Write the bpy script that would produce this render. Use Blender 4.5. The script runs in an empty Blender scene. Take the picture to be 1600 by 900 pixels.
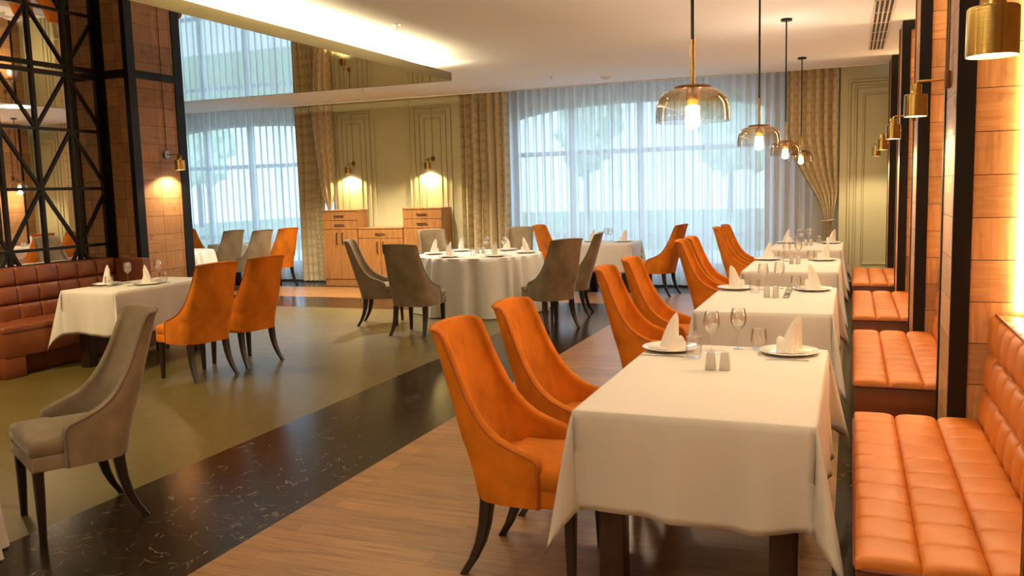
import bpy, bmesh, math, random
from mathutils import Vector, Matrix
import numpy as np

rnd = random.Random(7)
PI = math.pi
S = bpy.context.scene
COL = S.collection
S.view_settings.view_transform = 'Standard'
S.view_settings.look = 'None'
S.view_settings.gamma = 1.0
S.view_settings.use_curve_mapping = False
S.view_settings.exposure = 0.68
S.cycles.max_bounces = 9
S.cycles.diffuse_bounces = 4
S.cycles.glossy_bounces = 5
S.cycles.transmission_bounces = 6
S.cycles.transparent_max_bounces = 24
S.cycles.caustics_reflective = False
S.cycles.caustics_refractive = False
S.cycles.sample_clamp_indirect = 6.0
S.cycles.use_denoising = True

# ------------------------------------------------------------------ materials
class NT:
    def __init__(s, m):
        s.m = m; s.t = m.node_tree; s.n = s.t.nodes; s.l = s.t.links
    def add(s, typ, **kw):
        n = s.n.new(typ)
        for k, v in kw.items():
            if k.startswith('i_'):
                key = k[2:]; key = int(key) if key.isdigit() else key.replace('_', ' ')
                n.inputs[key].default_value = v
            else:
                setattr(n, k, v)
        return n
    def link(s, a, b): s.l.new(a, b)
    def math(s, op, a, b=None, c=None):
        n = s.n.new('ShaderNodeMath'); n.operation = op
        for i, v in enumerate((a, b, c)):
            if v is None: continue
            if isinstance(v, (int, float)): n.inputs[i].default_value = v
            else: s.l.new(v, n.inputs[i])
        return n.outputs[0]
    def mix(s, f, a, b, blend='MIX'):
        n = s.n.new('ShaderNodeMix'); n.data_type = 'RGBA'; n.blend_type = blend
        for k, v in ((0, f), (6, a), (7, b)):
            if isinstance(v, (int, float)): n.inputs[k].default_value = v
            elif isinstance(v, tuple): n.inputs[k].default_value = (*v[:3], 1)
            else: s.l.new(v, n.inputs[k])
        return n.outputs[2]
    def coord(s, scale=(1, 1, 1), loc=(0, 0, 0), out='Object'):
        tc = s.n.new('ShaderNodeTexCoord'); mp = s.n.new('ShaderNodeMapping')
        mp.inputs['Scale'].default_value = scale; mp.inputs['Location'].default_value = loc
        s.l.new(tc.outputs[out], mp.inputs[0]); return mp.outputs[0]
    def noise(s, vec, scale, detail=4, rough=.55, dist=0.0):
        n = s.n.new('ShaderNodeTexNoise'); n.inputs['Scale'].default_value = scale
        n.inputs['Detail'].default_value = detail; n.inputs['Roughness'].default_value = rough
        n.inputs['Distortion'].default_value = dist
        if vec is not None: s.l.new(vec, n.inputs['Vector'])
        return n.outputs[0]
    def ramp(s, f, stops):
        n = s.n.new('ShaderNodeValToRGB'); cr = n.color_ramp
        while len(cr.elements) < len(stops): cr.elements.new(.5)
        for e, (p, c) in zip(cr.elements, stops):
            e.position = p; e.color = (*c, 1) if isinstance(c, tuple) else (c, c, c, 1)
        s.l.new(f, n.inputs[0]); return n.outputs[0]
    def bump(s, h, strength=.3, dist=.01):
        n = s.n.new('ShaderNodeBump'); n.inputs['Strength'].default_value = strength
        n.inputs['Distance'].default_value = dist
        s.l.new(h, n.inputs['Height']); return n.outputs[0]

def mat(name, base=(.8, .8, .8), rough=.5, metal=0.0, **kw):
    m = bpy.data.materials.new(name); m.use_nodes = True
    b = m.node_tree.nodes['Principled BSDF']
    b.inputs['Base Color'].default_value = (*base, 1)
    b.inputs['Roughness'].default_value = rough
    b.inputs['Metallic'].default_value = metal
    for k, v in kw.items(): b.inputs[k.replace('_', ' ')].default_value = v
    nt = NT(m); nt.b = b
    return m, nt

M = {}
def simple(key, *a, **k):
    m, nt = mat(key, *a, **k); M[key] = m; return m, nt

# oak cladding tiles, grain turning from row to row
def oak_tiles(key, c_lo, c_hi, th=.204, tw=60., rough=.45, u0=0.0, off=.5):
    m, nt = simple(key, c_hi, rough)
    tc = nt.n.new('ShaderNodeTexCoord'); sp = nt.n.new('ShaderNodeSeparateXYZ')
    nt.link(tc.outputs['Object'], sp.inputs[0])
    u = nt.math('ADD', nt.math('ADD', sp.outputs[0], sp.outputs[1]), u0); v = sp.outputs[2]
    uv = nt.n.new('ShaderNodeCombineXYZ'); nt.link(u, uv.inputs[0]); nt.link(v, uv.inputs[1])
    br = nt.add('ShaderNodeTexBrick', offset=off, squash=1.0)
    br.inputs['Scale'].default_value = 1; br.inputs['Brick Width'].default_value = tw
    br.inputs['Row Height'].default_value = th; br.inputs['Mortar Size'].default_value = .0022
    br.inputs['Mortar Smooth'].default_value = .1; br.inputs['Bias'].default_value = 0
    br.inputs['Color1'].default_value = (0, 0, 0, 1); br.inputs['Color2'].default_value = (1, 1, 1, 1)
    br.inputs['Mortar'].default_value = (.5, .5, .5, 1)
    nt.link(uv.outputs[0], br.inputs['Vector'])
    row = nt.math('FLOOR', nt.math('DIVIDE', v, th)); par = nt.math('FLOORED_MODULO', row, 2)
    def grain(su, sv):
        mp = nt.n.new('ShaderNodeMapping'); mp.inputs['Scale'].default_value = (su, sv, 1)
        nt.link(uv.outputs[0], mp.inputs[0])
        return nt.noise(mp.outputs[0], 1, 6, .62, .6)
    ga, gb = grain(46, 3.2), grain(4, 40)
    g = nt.mix(par, ga, gb)
    g = nt.ramp(g, [(.28, .0), (.72, 1.0)])
    knots = nt.ramp(nt.noise(uv.outputs[0], 7, 2, .5), [(.30, 1.0), (.40, 0.0)])
    col = nt.mix(g, c_lo, c_hi)
    col = nt.mix(nt.math('MULTIPLY', knots, .35), col, tuple(x * .35 for x in c_lo))
    tint = nt.math('MULTIPLY_ADD', br.outputs['Color'], .35, .78)
    col = nt.mix(1.0, col, tint, 'MULTIPLY')
    col = nt.mix(br.outputs['Fac'], col, (.03, .012, .004))
    nt.link(col, nt.b.inputs['Base Color'])
    h = nt.math('SUBTRACT', nt.math('MULTIPLY', g, .15), br.outputs['Fac'])
    nt.link(nt.bump(h, .35, .004), nt.b.inputs['Normal'])
oak_tiles('oak_cladding', (.42, .20, .075), (.66, .37, .16))
oak_tiles('oak_cladding_left', (.42, .20, .07), (.64, .34, .145), .204, .27, .45, 0.0, 0.0)

m, nt = simple('black_metal', (.012, .011, .011), .38, .6)
m, nt = simple('dark_leg_wood', (.012, .007, .005), .35)
nt.link(nt.ramp(nt.noise(nt.coord((30, 30, 4)), 1), [(.3, (.008, .005, .004)), (.8, (.022, .012, .008))]), nt.b.inputs['Base Color'])
m, nt = simple('table_wood', (.03, .012, .006), .35)
nt.link(nt.ramp(nt.noise(nt.coord((40, 40, 3)), 1), [(.3, (.02, .008, .004)), (.8, (.05, .02, .01))]), nt.b.inputs['Base Color'])
def velvet(key, c, sheen, tint):
    m, nt = simple(key, c, .85, Sheen_Weight=sheen, Sheen_Roughness=.35, Sheen_Tint=(*tint, 1), Specular_IOR_Level=.15)
    n1 = nt.noise(nt.coord(), 4.0, 3, .55, .3)
    n2 = nt.noise(nt.coord((1, 1, .35)), 26, 3, .55)
    f = nt.math('ADD', nt.math('MULTIPLY', n1, .8), nt.math('MULTIPLY', n2, .2))
    lo = tuple(x * .66 for x in c); hi = tuple(min(1, x * 1.22) for x in c)
    nt.link(nt.ramp(f, [(.32, lo), (.68, hi)]), nt.b.inputs['Base Color'])
    nt.link(nt.bump(n2, .12, .002), nt.b.inputs['Normal'])
velvet('orange_velvet', (.60, .175, .012), .14, (1, .55, .2))
velvet('grey_velvet', (.225, .17, .105), .40, (.9, .85, .75))
simple('orange_piping', (.42, .10, .012), .8)
simple('grey_piping', (.14, .105, .07), .8)
m, nt = simple('tan_leather', (.62, .205, .055), .46, Coat_Weight=.0, Specular_IOR_Level=.38)
v = nt.n.new('ShaderNodeTexVoronoi'); v.inputs['Scale'].default_value = 320
nt.link(nt.coord(), v.inputs['Vector']); wr = nt.noise(nt.coord((6, 30, 12)), 1, 4, .6, 1.0)
nt.link(nt.ramp(nt.noise(nt.coord(), 4, 3), [(.3, (.52, .155, .020)), (.7, (.62, .20, .028))]), nt.b.inputs['Base Color'])
nt.link(nt.bump(nt.math('ADD', nt.math('MULTIPLY', v.outputs[0], .12), wr), .12, .006), nt.b.inputs['Normal'])
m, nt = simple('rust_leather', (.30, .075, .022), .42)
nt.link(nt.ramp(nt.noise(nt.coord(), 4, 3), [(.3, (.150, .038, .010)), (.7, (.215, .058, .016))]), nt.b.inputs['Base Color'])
simple('leather_piping', (.20, .045, .012), .5)
m, nt = simple('table_linen', (.68, .655, .60), .85, Sheen_Weight=.1)
wv = nt.noise(nt.coord((220, 220, 220)), 1, 1); cr = nt.noise(nt.coord((2.4, 2.4, 1.2)), 1.6, 3, .5, .6)
nt.link(nt.bump(nt.math('ADD', nt.math('MULTIPLY', wv, .05), cr), .40, .03), nt.b.inputs['Normal'])
m, nt = simple('napkin_linen', (.86, .81, .72), .85)
nt.link(nt.bump(nt.noise(nt.coord(), 60, 3), .2, .004), nt.b.inputs['Normal'])
simple('porcelain', (.82, .80, .76), .12, Coat_Weight=.5)
simple('shaker_ceramic', (.60, .58, .53), .25)
simple('steel', (.62, .60, .57), .22, 1.0)
simple('steel_dark', (.30, .28, .25), .35, 1.0)
m, nt = simple('brass', (.46, .30, .085), .20, 1.0)
nt.link(nt.bump(nt.noise(nt.coord((4, 4, 220)), 1, 2), .06, .002), nt.b.inputs['Normal'])
simple('bronze', (.20, .095, .04), .4, 1.0)
m, nt = simple('ceiling_paint', (.86, .855, .83), .9)
nt.link(nt.bump(nt.noise(nt.coord(), 40, 3), .03, .003), nt.b.inputs['Normal'])
m, nt = simple('olive_paint', (.47, .43, .25), .55)
nt.link(nt.ramp(nt.noise(nt.coord(), 1.5, 2), [(.3, (.56, .545, .32)), (.7, (.60, .585, .35))]), nt.b.inputs['Base Color'])
simple('olive_groove', (.20, .17, .09), .7)
simple('plain_wall', (.62, .56, .46), .85)
simple('white_frame', (.72, .74, .76), .45)
simple('mirror_glass', (.86, .85, .82), .012, 1.0)
m, nt = simple('mirror_ceiling_film', (.74, .72, .66), .015, 1.0)
simple('panel_trim', (.15, .12, .045), .35, .4)
simple('grille_white', (.62, .55, .45), .6)
simple('grille_slot', (.02, .016, .012), .8)
simple('sprinkler_metal', (.7, .68, .62), .3, .8)
simple('dark_baseboard', (.05, .04, .03), .5)

m, nt = simple('floor_oak', (.3, .14, .06), .30)
uvc = nt.coord()
br = nt.add('ShaderNodeTexBrick', offset=.37); br.inputs['Scale'].default_value = 1
br.inputs['Brick Width'].default_value = 1.25; br.inputs['Row Height'].default_value = .16
br.inputs['Mortar Size'].default_value = .0012
br.inputs['Color1'].default_value = (0, 0, 0, 1); br.inputs['Color2'].default_value = (1, 1, 1, 1); br.inputs['Mortar'].default_value = (.4, .4, .4, 1)
nt.link(uvc, br.inputs['Vector'])
off = nt.n.new('ShaderNodeVectorMath'); off.operation = 'MULTIPLY_ADD'
nt.link(br.outputs['Color'], off.inputs[0]); off.inputs[1].default_value = (7, 3, 5); nt.link(uvc, off.inputs[2])
mp = nt.n.new('ShaderNodeMapping'); mp.inputs['Scale'].default_value = (1.6, 22, 1); nt.link(off.outputs[0], mp.inputs[0])
g = nt.noise(mp.outputs[0], 1, 7, .62, 1.2)
mp2 = nt.n.new('ShaderNodeMapping'); mp2.inputs['Scale'].default_value = (2.2, 9, 1); nt.link(off.outputs[0], mp2.inputs[0])
k = nt.ramp(nt.noise(mp2.outputs[0], 1, 3, .5, .8), [(.60, 0.0), (.72, 1.0)])
c = nt.ramp(g, [(.28, (.13, .058, .020)), (.48, (.29, .143, .050)), (.72, (.41, .21, .078))])
c = nt.mix(nt.math('MULTIPLY', k, .5), c, (.11, .042, .018))
c = nt.mix(1.0, c, nt.math('MULTIPLY_ADD', br.outputs['Color'], .25, .86), 'MULTIPLY')
c = nt.mix(br.outputs['Fac'], c, (.06, .025, .01))
nt.link(c, nt.b.inputs['Base Color'])
nt.link(nt.ramp(g, [(.2, .26), (.8, .40)]), nt.b.inputs['Roughness'])
nt.link(nt.bump(nt.math('SUBTRACT', nt.math('MULTIPLY', g, .4), br.outputs['Fac']), .15, .003), nt.b.inputs['Normal'])

m, nt = simple('black_marble', (.02, .018, .016), .20, Specular_IOR_Level=.22)
uvc = nt.coord()
nz = nt.n.new('ShaderNodeTexNoise'); nz.inputs['Scale'].default_value = 2.2; nz.inputs['Detail'].default_value = 5
nt.link(uvc, nz.inputs['Vector'])
ad = nt.n.new('ShaderNodeVectorMath'); ad.operation = 'MULTIPLY_ADD'
nt.link(nz.outputs['Color'], ad.inputs[0]); ad.inputs[1].default_value = (.8, .8, 0); nt.link(uvc, ad.inputs[2])
vo = nt.n.new('ShaderNodeTexVoronoi'); vo.feature = 'DISTANCE_TO_EDGE'; vo.inputs['Scale'].default_value = 5.5
nt.link(ad.outputs[0], vo.inputs['Vector'])
line = nt.ramp(vo.outputs[0], [(.0, 1.0), (.034, 0.0)])
gate = nt.ramp(nt.noise(uvc, 11, 6, .75), [(.47, 0.0), (.60, 1.0)])
f = nt.math('MULTIPLY', line, gate)
nt.link(nt.mix(nt.math('MULTIPLY', f, .8), nt.ramp(nt.noise(uvc, 3, 4), [(.3, (.010, .007, .004)), (.7, (.022, .014, .008))]), (.19, .135, .075)), nt.b.inputs['Base Color'])

m, nt = simple('olive_concrete', (.2, .17, .09), .34)
n1 = nt.noise(nt.coord(), 1.1, 5, .55); n2 = nt.noise(nt.coord(), 9, 5, .6)
nt.link(nt.ramp(nt.math('ADD', nt.math('MULTIPLY', n1, .7), nt.math('MULTIPLY', n2, .3)), [(.3, (.078, .060, .013)), (.7, (.115, .089, .023))]), nt.b.inputs['Base Color'])
nt.link(nt.ramp(n2, [(.2, .28), (.8, .40)]), nt.b.inputs['Roughness'])

m, nt = simple('cabinet_oak', (.5, .24, .08), .4)
nt.b.inputs['Coat Weight'].default_value = .35; nt.b.inputs['Coat Roughness'].default_value = .28
mp = nt.coord((26, 26, 2.2)); g = nt.noise(mp, 1, 6, .62, .8)
kn = nt.ramp(nt.noise(nt.coord((1, 1, .7)), 9, 2), [(.27, 1.0), (.36, 0.0)])
c = nt.ramp(g, [(.28, (.23, .090, .022)), (.7, (.44, .205, .060))])
nt.link(nt.mix(nt.math('MULTIPLY', kn, .55), c, (.12, .045, .012)), nt.b.inputs['Base Color'])

def damask():
    m, nt = simple('damask', (.3, .24, .12), .6, Sheen_Weight=.3)
    tc = nt.n.new('ShaderNodeTexCoord'); sp = nt.n.new('ShaderNodeSeparateXYZ'); nt.link(tc.outputs['UV'], sp.inputs[0])
    z = nt.math('DIVIDE', sp.outputs[1], .17); tri = nt.math('ABSOLUTE', nt.math('SUBTRACT', nt.math('FRACT', z), .5))
    u = nt.math('ADD', nt.math('DIVIDE', sp.outputs[0], .20), nt.math('MULTIPLY', tri, .9))
    band = nt.math('ABSOLUTE', nt.math('SUBTRACT', nt.math('FRACT', u), .5))
    f = nt.ramp(band, [(.10, 1.0), (.17, 0.0)])
    sh = nt.noise(nt.coord((1, 1, .2)), 60, 2)
    c = nt.mix(f, (.60, .50, .29), (.44, .35, .18))
    c = nt.mix(nt.math('MULTIPLY', sh, .4), c, (.62, .53, .33))
    nt.link(c, nt.b.inputs['Base Color'])
damask()

def sheer():
    m = bpy.data.materials.new('sheer_voile'); m.use_nodes = True; nt = NT(m); nt.n.clear(); M['sheer_voile'] = m
    o = nt.add('ShaderNodeOutputMaterial'); tr = nt.add('ShaderNodeBsdfTransparent'); tl = nt.add('ShaderNodeBsdfTranslucent'); df = nt.add('ShaderNodeBsdfDiffuse')
    tl.inputs[0].default_value = (.93, .95, .98, 1); df.inputs[0].default_value = (.82, .80, .77, 1); tr.inputs[0].default_value = (.97, .98, 1, 1)
    a = nt.add('ShaderNodeMixShader'); a.inputs[0].default_value = .28; nt.link(tl.outputs[0], a.inputs[1]); nt.link(df.outputs[0], a.inputs[2])
    b = nt.add('ShaderNodeMixShader')
    lw = nt.add('ShaderNodeLayerWeight'); lw.inputs[0].default_value = .5
    f = nt.math('MULTIPLY_ADD', nt.math('POWER', nt.math('SUBTRACT', 1.0, lw.outputs['Facing']), 5.0), -.42, .97)
    nt.link(f, b.inputs[0]); nt.link(tr.outputs[0], b.inputs[1]); nt.link(a.outputs[0], b.inputs[2]); nt.link(b.outputs[0], o.inputs[0])
sheer()

def glass(key, tint, base=.06, edge=.75, gcol=(1, 1, 1), rough=.02, grad=None):
    m = bpy.data.materials.new(key); m.use_nodes = True; nt = NT(m); nt.n.clear(); M[key] = m
    o = nt.add('ShaderNodeOutputMaterial'); tr = nt.add('ShaderNodeBsdfTransparent'); gl = nt.add('ShaderNodeBsdfGlossy')
    gl.inputs['Roughness'].default_value = rough; gl.inputs[0].default_value = (*gcol, 1)
    lw = nt.add('ShaderNodeLayerWeight'); lw.inputs[0].default_value = .5
    p = nt.math('POWER', lw.outputs['Facing'], 3.0)
    f = nt.math('MULTIPLY_ADD', p, edge, base)
    if grad:
        sp = nt.n.new('ShaderNodeSeparateXYZ'); nt.link(nt.coord(), sp.inputs[0])
        tint = nt.mix(nt.ramp(sp.outputs[2], [(.03, 0.0), (.14, 1.0)]), tint, grad); dark = nt.mix(1.0, tint, (.6, .6, .6), 'MULTIPLY')
    else: dark = tuple(x * .6 for x in tint)
    c = nt.mix(nt.math('POWER', lw.outputs['Facing'], 2.0), tint, dark); nt.link(c, tr.inputs[0])
    mx = nt.add('ShaderNodeMixShader'); nt.link(f, mx.inputs[0]); nt.link(tr.outputs[0], mx.inputs[1]); nt.link(gl.outputs[0], mx.inputs[2])
    nt.link(mx.outputs[0], o.inputs[0])
glass('clear_glass', (.985, .985, .98), .13, .85)
glass('window_glass', (.97, .99, .98), .04, .5)
glass('smoked_glass', (.955, .945, .92), .07, .6, (1, .95, .88), .02, (.88, .74, .52))

def emit(key, c, s):
    m = bpy.data.materials.new(key); m.use_nodes = True; nt = NT(m); nt.n.clear(); M[key] = m
    o = nt.add('ShaderNodeOutputMaterial'); e = nt.add('ShaderNodeEmission'); e.inputs[0].default_value = (*c, 1); e.inputs[1].default_value = s
    nt.link(e.outputs[0], o.inputs[0])
WARM = (1.0, .74, .44)
emit('led_strip', (1, .71, .36), 46)
emit('led_cove', (1, .82, .50), 330)
emit('bulb_glow', (1, .80, .50), 45)
emit('lamp_diffuser', (1, .84, .60), 9)

# ------------------------------------------------------------------ geometry
class G:
    def __init__(s): s.v = []; s.f = []; s.mi = []; s.uv = None
    def add(s, vs, fs, X=None, mi=0):
        o = len(s.v)
        for p in vs:
            p = Vector(p); s.v.append(tuple(X @ p) if X is not None else tuple(p))
        for f in fs: s.f.append([i + o for i in f]); s.mi.append(mi)
        return s
    def box(s, x0, x1, y0, y1, z0, z1, X=None, mi=0):
        return s.add([(x, y, z) for z in (z0, z1) for y in (y0, y1) for x in (x0, x1)],
                     [(0, 2, 3, 1), (4, 5, 7, 6), (0, 1, 5, 4), (2, 6, 7, 3), (0, 4, 6, 2), (1, 3, 7, 5)], X, mi)
    def rbox(s, x0, x1, y0, y1, z0, z1, r=.01, seg=2, X=None, mi=0):
        bm = bmesh.new(); bmesh.ops.create_cube(bm, size=1)
        for v in bm.verts:
            v.co = Vector((x0 + (x1 - x0) * (v.co.x + .5), y0 + (y1 - y0) * (v.co.y + .5), z0 + (z1 - z0) * (v.co.z + .5)))
        bmesh.ops.bevel(bm, geom=list(bm.edges), offset=r, segments=seg, affect='EDGES', profile=.5)
        bm.verts.ensure_lookup_table()
        s.add([v.co.copy() for v in bm.verts], [[v.index for v in f.verts] for f in bm.faces], X, mi); bm.free(); return s
    def loft(s, rings, cap=True, close=True, X=None, mi=0):
        n = len(rings[0]); vs = [p for r in rings for p in r]; fs = []
        for i in range(len(rings) - 1):
            for j in range(n if close else n - 1):
                k = (j + 1) % n
                fs.append((i * n + j, i * n + k, (i + 1) * n + k, (i + 1) * n + j))
        if cap: fs.append(tuple(range(n))[::-1]); fs.append(tuple((len(rings) - 1) * n + j for j in range(n)))
        return s.add(vs, fs, X, mi)
    def lathe(s, prof, n=28, c=(0, 0, 0), cap=False, X=None, mi=0):
        rings = [[(c[0] + r * math.cos(2 * PI * j / n), c[1] + r * math.sin(2 * PI * j / n), c[2] + z) for j in range(n)] for r, z in prof]
        return s.loft(rings, cap, True, X, mi)
    def tube(s, pts, r, n=10, cap=True, X=None, mi=0, closed=False):
        pts = [Vector(p) for p in pts]; rings = []; up = None; N = len(pts)
        for i, p in enumerate(pts):
            if closed: t = pts[(i + 1) % N] - pts[i - 1]
            else: t = pts[min(i + 1, N - 1)] - pts[max(i - 1, 0)]
            t.normalize()
            if up is None:
                up = Vector((0, 0, 1)) if abs(t.z) < .9 else Vector((1, 0, 0))
            a = t.cross(up)
            if a.length < 1e-5: a = t.cross(Vector((1, 0, 0)))
            a.normalize(); b = a.cross(t); up = b
            rr = r[i] if isinstance(r, (list, tuple)) else r
            rings.append([tuple(p + a * (rr * math.cos(2 * PI * j / n)) + b * (rr * math.sin(2 * PI * j / n))) for j in range(n)])
        if closed: rings.append(rings[0]); cap = False
        return s.loft(rings, cap, True, X, mi)
    def grid(s, pts, X=None, mi=0):     # pts[i][j]
        nj = len(pts[0]); fs = [(i * nj + j, i * nj + j + 1, (i + 1) * nj + j + 1, (i + 1) * nj + j) for i in range(len(pts) - 1) for j in range(nj - 1)]
        return s.add([p for r in pts for p in r], fs, X, mi)
    def prism(s, poly, z0, z1, X=None, mi=0):
        n = len(poly)
        return s.loft([[(x, y, z0) for x, y in poly], [(x, y, z1) for x, y in poly]], True, True, X, mi)
    def build(s, name, m, parent=None, loc=None, smooth=40, weld=0):
        me = bpy.data.meshes.new(name); me.from_pydata(s.v, [], s.f)
        ms = m if isinstance(m, (list, tuple)) else [m]
        for x in ms: me.materials.append(M[x])
        if len(ms) > 1:
            for p, i in zip(me.polygons, s.mi): p.material_index = i
        bm = bmesh.new(); bm.from_mesh(me)
        if weld: bmesh.ops.remove_doubles(bm, verts=bm.verts, dist=weld)
        bmesh.ops.recalc_face_normals(bm, faces=bm.faces); bm.to_mesh(me); bm.free()
        if smooth:
            me.shade_smooth(); me.set_sharp_from_angle(angle=math.radians(smooth))
        o = bpy.data.objects.new(name, me); COL.objects.link(o)
        if parent is not None: o.parent = parent
        if loc is not None: o.location = loc
        return o

def tag(o, label, cat, group=None):
    o['label'] = label; o['category'] = cat
    if group: o['group'] = group
    return o
def thing(name, label, cat, loc=(0, 0, 0), rot=0.0, group=None):
    o = bpy.data.objects.new(name, None); o.empty_display_size = .1; COL.objects.link(o)
    o.location = loc; o.rotation_euler = (0, 0, rot); return tag(o, label, cat, group)
def struct(o): o['kind'] = 'structure'; return o
def copy_tree(o, parent=None):
    c = o.copy(); COL.objects.link(c)
    if parent is not None: c.parent = parent
    for ch in list(o.children): copy_tree(ch, c)
    return c
USED = {}
def place(key, make, loc, rot, label, group=None):
    """first call builds the thing and moves it, later calls copy it with its parts"""
    if key not in USED: o = USED[key] = make()
    else: o = copy_tree(USED[key])
    o.location = loc; o.rotation_euler = (0, 0, rot); o['label'] = label
    if group: o['group'] = group
    return o
def light(kind, name, loc, energy, color=WARM, parent=None, rot=(0, 0, 0), **kw):
    d = bpy.data.lights.new(name, kind); d.energy = energy; d.color = color
    for k, v in kw.items(): setattr(d, k, v)
    o = bpy.data.objects.new(name, d); COL.objects.link(o); o.location = loc; o.rotation_euler = rot
    if parent is not None: o.parent = parent
    return o

# ------------------------------------------------------------------ camera
yaw, pitch, roll, FPX, H = .37568651, .11303165, -.02689891, 1347.7, 1.62
cy, sy, cp, sp_ = math.cos(yaw), math.sin(yaw), math.cos(pitch), math.sin(pitch)
F = Vector((-sy * cp, cy * cp, -sp_)); R = Vector((cy, sy, 0)); U = R.cross(F)
R2 = R * math.cos(roll) + U * math.sin(roll); U2 = -R * math.sin(roll) + U * math.cos(roll)
cam_d = bpy.data.cameras.new('camera'); cam = bpy.data.objects.new('camera', cam_d); COL.objects.link(cam)
cam_d.sensor_width = 36; cam_d.lens = FPX / 1600 * 36; cam_d.clip_start = .05; cam_d.clip_end = 200
mw = Matrix.Identity(4)
for i in range(3): mw[i][0], mw[i][1], mw[i][2] = R2[i], U2[i], -F[i]
mw.translation = Vector((0, 0, H)); cam.matrix_world = mw
S.camera = cam

# ------------------------------------------------------------------ setting
CEIL, YE, YP, YS, YW = 3.24, 13.35, 13.62, 13.80, 14.15
XL, XR, YN = -13.4, .80, -3.5
XM = -7.8                                           # mirror wall
ZM = 3.0                                            # mirrored panel
FL = G()
def fl(x0, x1, y0, y1, mi): FL.add([(x0, y0, 0), (x1, y0, 0), (x1, y1, 0), (x0, y1, 0), (x0, y0, -.1), (x1, y0, -.1), (x1, y1, -.1), (x0, y1, -.1)], [(0, 1, 2, 3), (7, 6, 5, 4), (0, 4, 5, 1), (1, 5, 6, 2), (2, 6, 7, 3), (3, 7, 4, 0)], None, mi)
fl(XL, -3.74, YN, 10.55, 2); fl(XL, -2.65, 10.55, 11.65, 1); fl(-3.74, -2.65, YN, 10.55, 1)
fl(-2.65, -.05, YN, 12.95, 0); fl(XL, -2.65, 11.65, 12.95, 0); fl(-.05, XR + .1, YN, 12.95, 1); fl(XL, XR + .1, 12.95, YW + .2, 1)
struct(FL.build('floor', ['floor_oak', 'black_marble', 'olive_concrete'], smooth=0))
c = G(); c.box(XL, XR + .1, YN, YE, CEIL, CEIL + .25); c.box(XL, XR + .1, YE, YW + .25, CEIL + .16, CEIL + .25)
c.box(XL, XR, YE - .012, YE, CEIL - .018, CEIL)
struct(c.build('ceiling', 'ceiling_paint', smooth=0))
struct(G().box(XR, XR + .1, YN, YW + .2, 0, CEIL).build('wall_right', 'oak_cladding', smooth=0))
struct(G().box(XL, XR + .1, YN - .1, YN, 0, CEIL).build('wall_front', 'plain_wall', smooth=0))
w = G(); w.box(XM - .12, XM, YN, 8.25, 0, CEIL)
struct(w.build('wall_left', 'oak_cladding_left', smooth=0))
struct(G().box(XL - .1, XL, YN, YW + .2, 0, CEIL + .2).build('wall_left_back', 'plain_wall', smooth=0))

# back wall with two arched openings and two olive piers
WIN = [(-13.2, -9.15), (-5.5, -1.2)]
def arch(x, a, b):
    t = (x - a) / (b - a) * 2 - 1
    return 2.80 + .27 * math.sqrt(max(0, 1 - t * t * .98))
wb = G()
def slab(x0, x1, z0, z1, y0=YW, y1=YW + .2): wb.box(x0, x1, y0, y1, z0, z1)
slab(XL, WIN[0][0], 0, CEIL + .2); slab(WIN[0][1], WIN[1][0], 0, CEIL + .2); slab(WIN[1][1], XR + .1, 0, CEIL + .2)
for a, b in WIN:
    slab(a, b, 0, .28); N = 28
    for i in range(N):
        xa, xb = a + (b - a) * i / N, a + (b - a) * (i + 1) / N
        za, zb = arch(xa, a, b), arch(xb, a, b); top = CEIL + .2
        wb.add([(xa, YW, za), (xb, YW, zb), (xb, YW, top), (xa, YW, top), (xa, YW + .2, za), (xb, YW + .2, zb), (xb, YW + .2, top), (xa, YW + .2, top)],
               [(0, 1, 2, 3), (7, 6, 5, 4), (0, 4, 5, 1), (3, 2, 6, 7)])
struct(wb.build('wall_back', 'plain_wall', smooth=0))
pr = G(); pr.box(-8.80, -6.25, YP, YW, 0, CEIL + .12); pr.box(-.17, XR, YP, YW, 0, CEIL + .12)
struct(pr.build('wall_back_piers', 'olive_paint', smooth=0))
def moulding(name, x0, x1, z0, z1, y, ins=(0, .10, .20)):
    g = G()
    for k, d in enumerate(ins):
        a, b, c0, d0 = x0 + d, x1 - d, z0 + d, z1 - d; t = .030 - .006 * k; h = .022 - .004 * k
        for (p, q, r_, s_) in ((a, b, d0 - t, d0), (a, b, c0, c0 + t), (a, a + t, c0 + t, d0 - t), (b - t, b, c0 + t, d0 - t)):
            g.box(p, q, y - h, y, r_, s_)
        e = .006
        for (p, q, r_, s_) in ((a - e, b + e, d0, d0 + e), (a - e, a, c0, d0), (b, b + e, c0, d0), (a + t, b - t, d0 - t - e, d0 - t), (a + t, a + t + e, c0 + t, d0 - t), (b - t - e, b - t, c0 + t, d0 - t)):
            g.box(p, q, y - .006, y, r_, s_, None, 1)
    o = g.build(name, ['olive_paint', 'olive_groove'], smooth=0); return struct(o)
moulding('trim_1', -8.72, -8.02, .20, 3.08, YP); moulding('trim_2', -7.15, -6.42, .20, 3.10, YP)
moulding('trim_3', -.06, .75, .20, 3.06, YP, (0, .09, .20))
pl = G()
for x in (-7.93, -7.22): pl.rbox(x - .012, x + .012, YP - .03, YP, 0, CEIL + .05, .006)
struct(pl.build('trim_4', 'olive_paint', smooth=30))
bb = G(); bb.box(-8.80, -6.25, YP - .03, YP, 0, .14); bb.box(-.17, XR, YP - .03, YP, 0, .14); bb.box(XL, -8.8, YW - .02, YW, 0, .12); bb.box(-6.25, -.17, YW - .02, YW, 0, .12)
struct(bb.build('baseboard_back', 'dark_baseboard', smooth=0))
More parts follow.
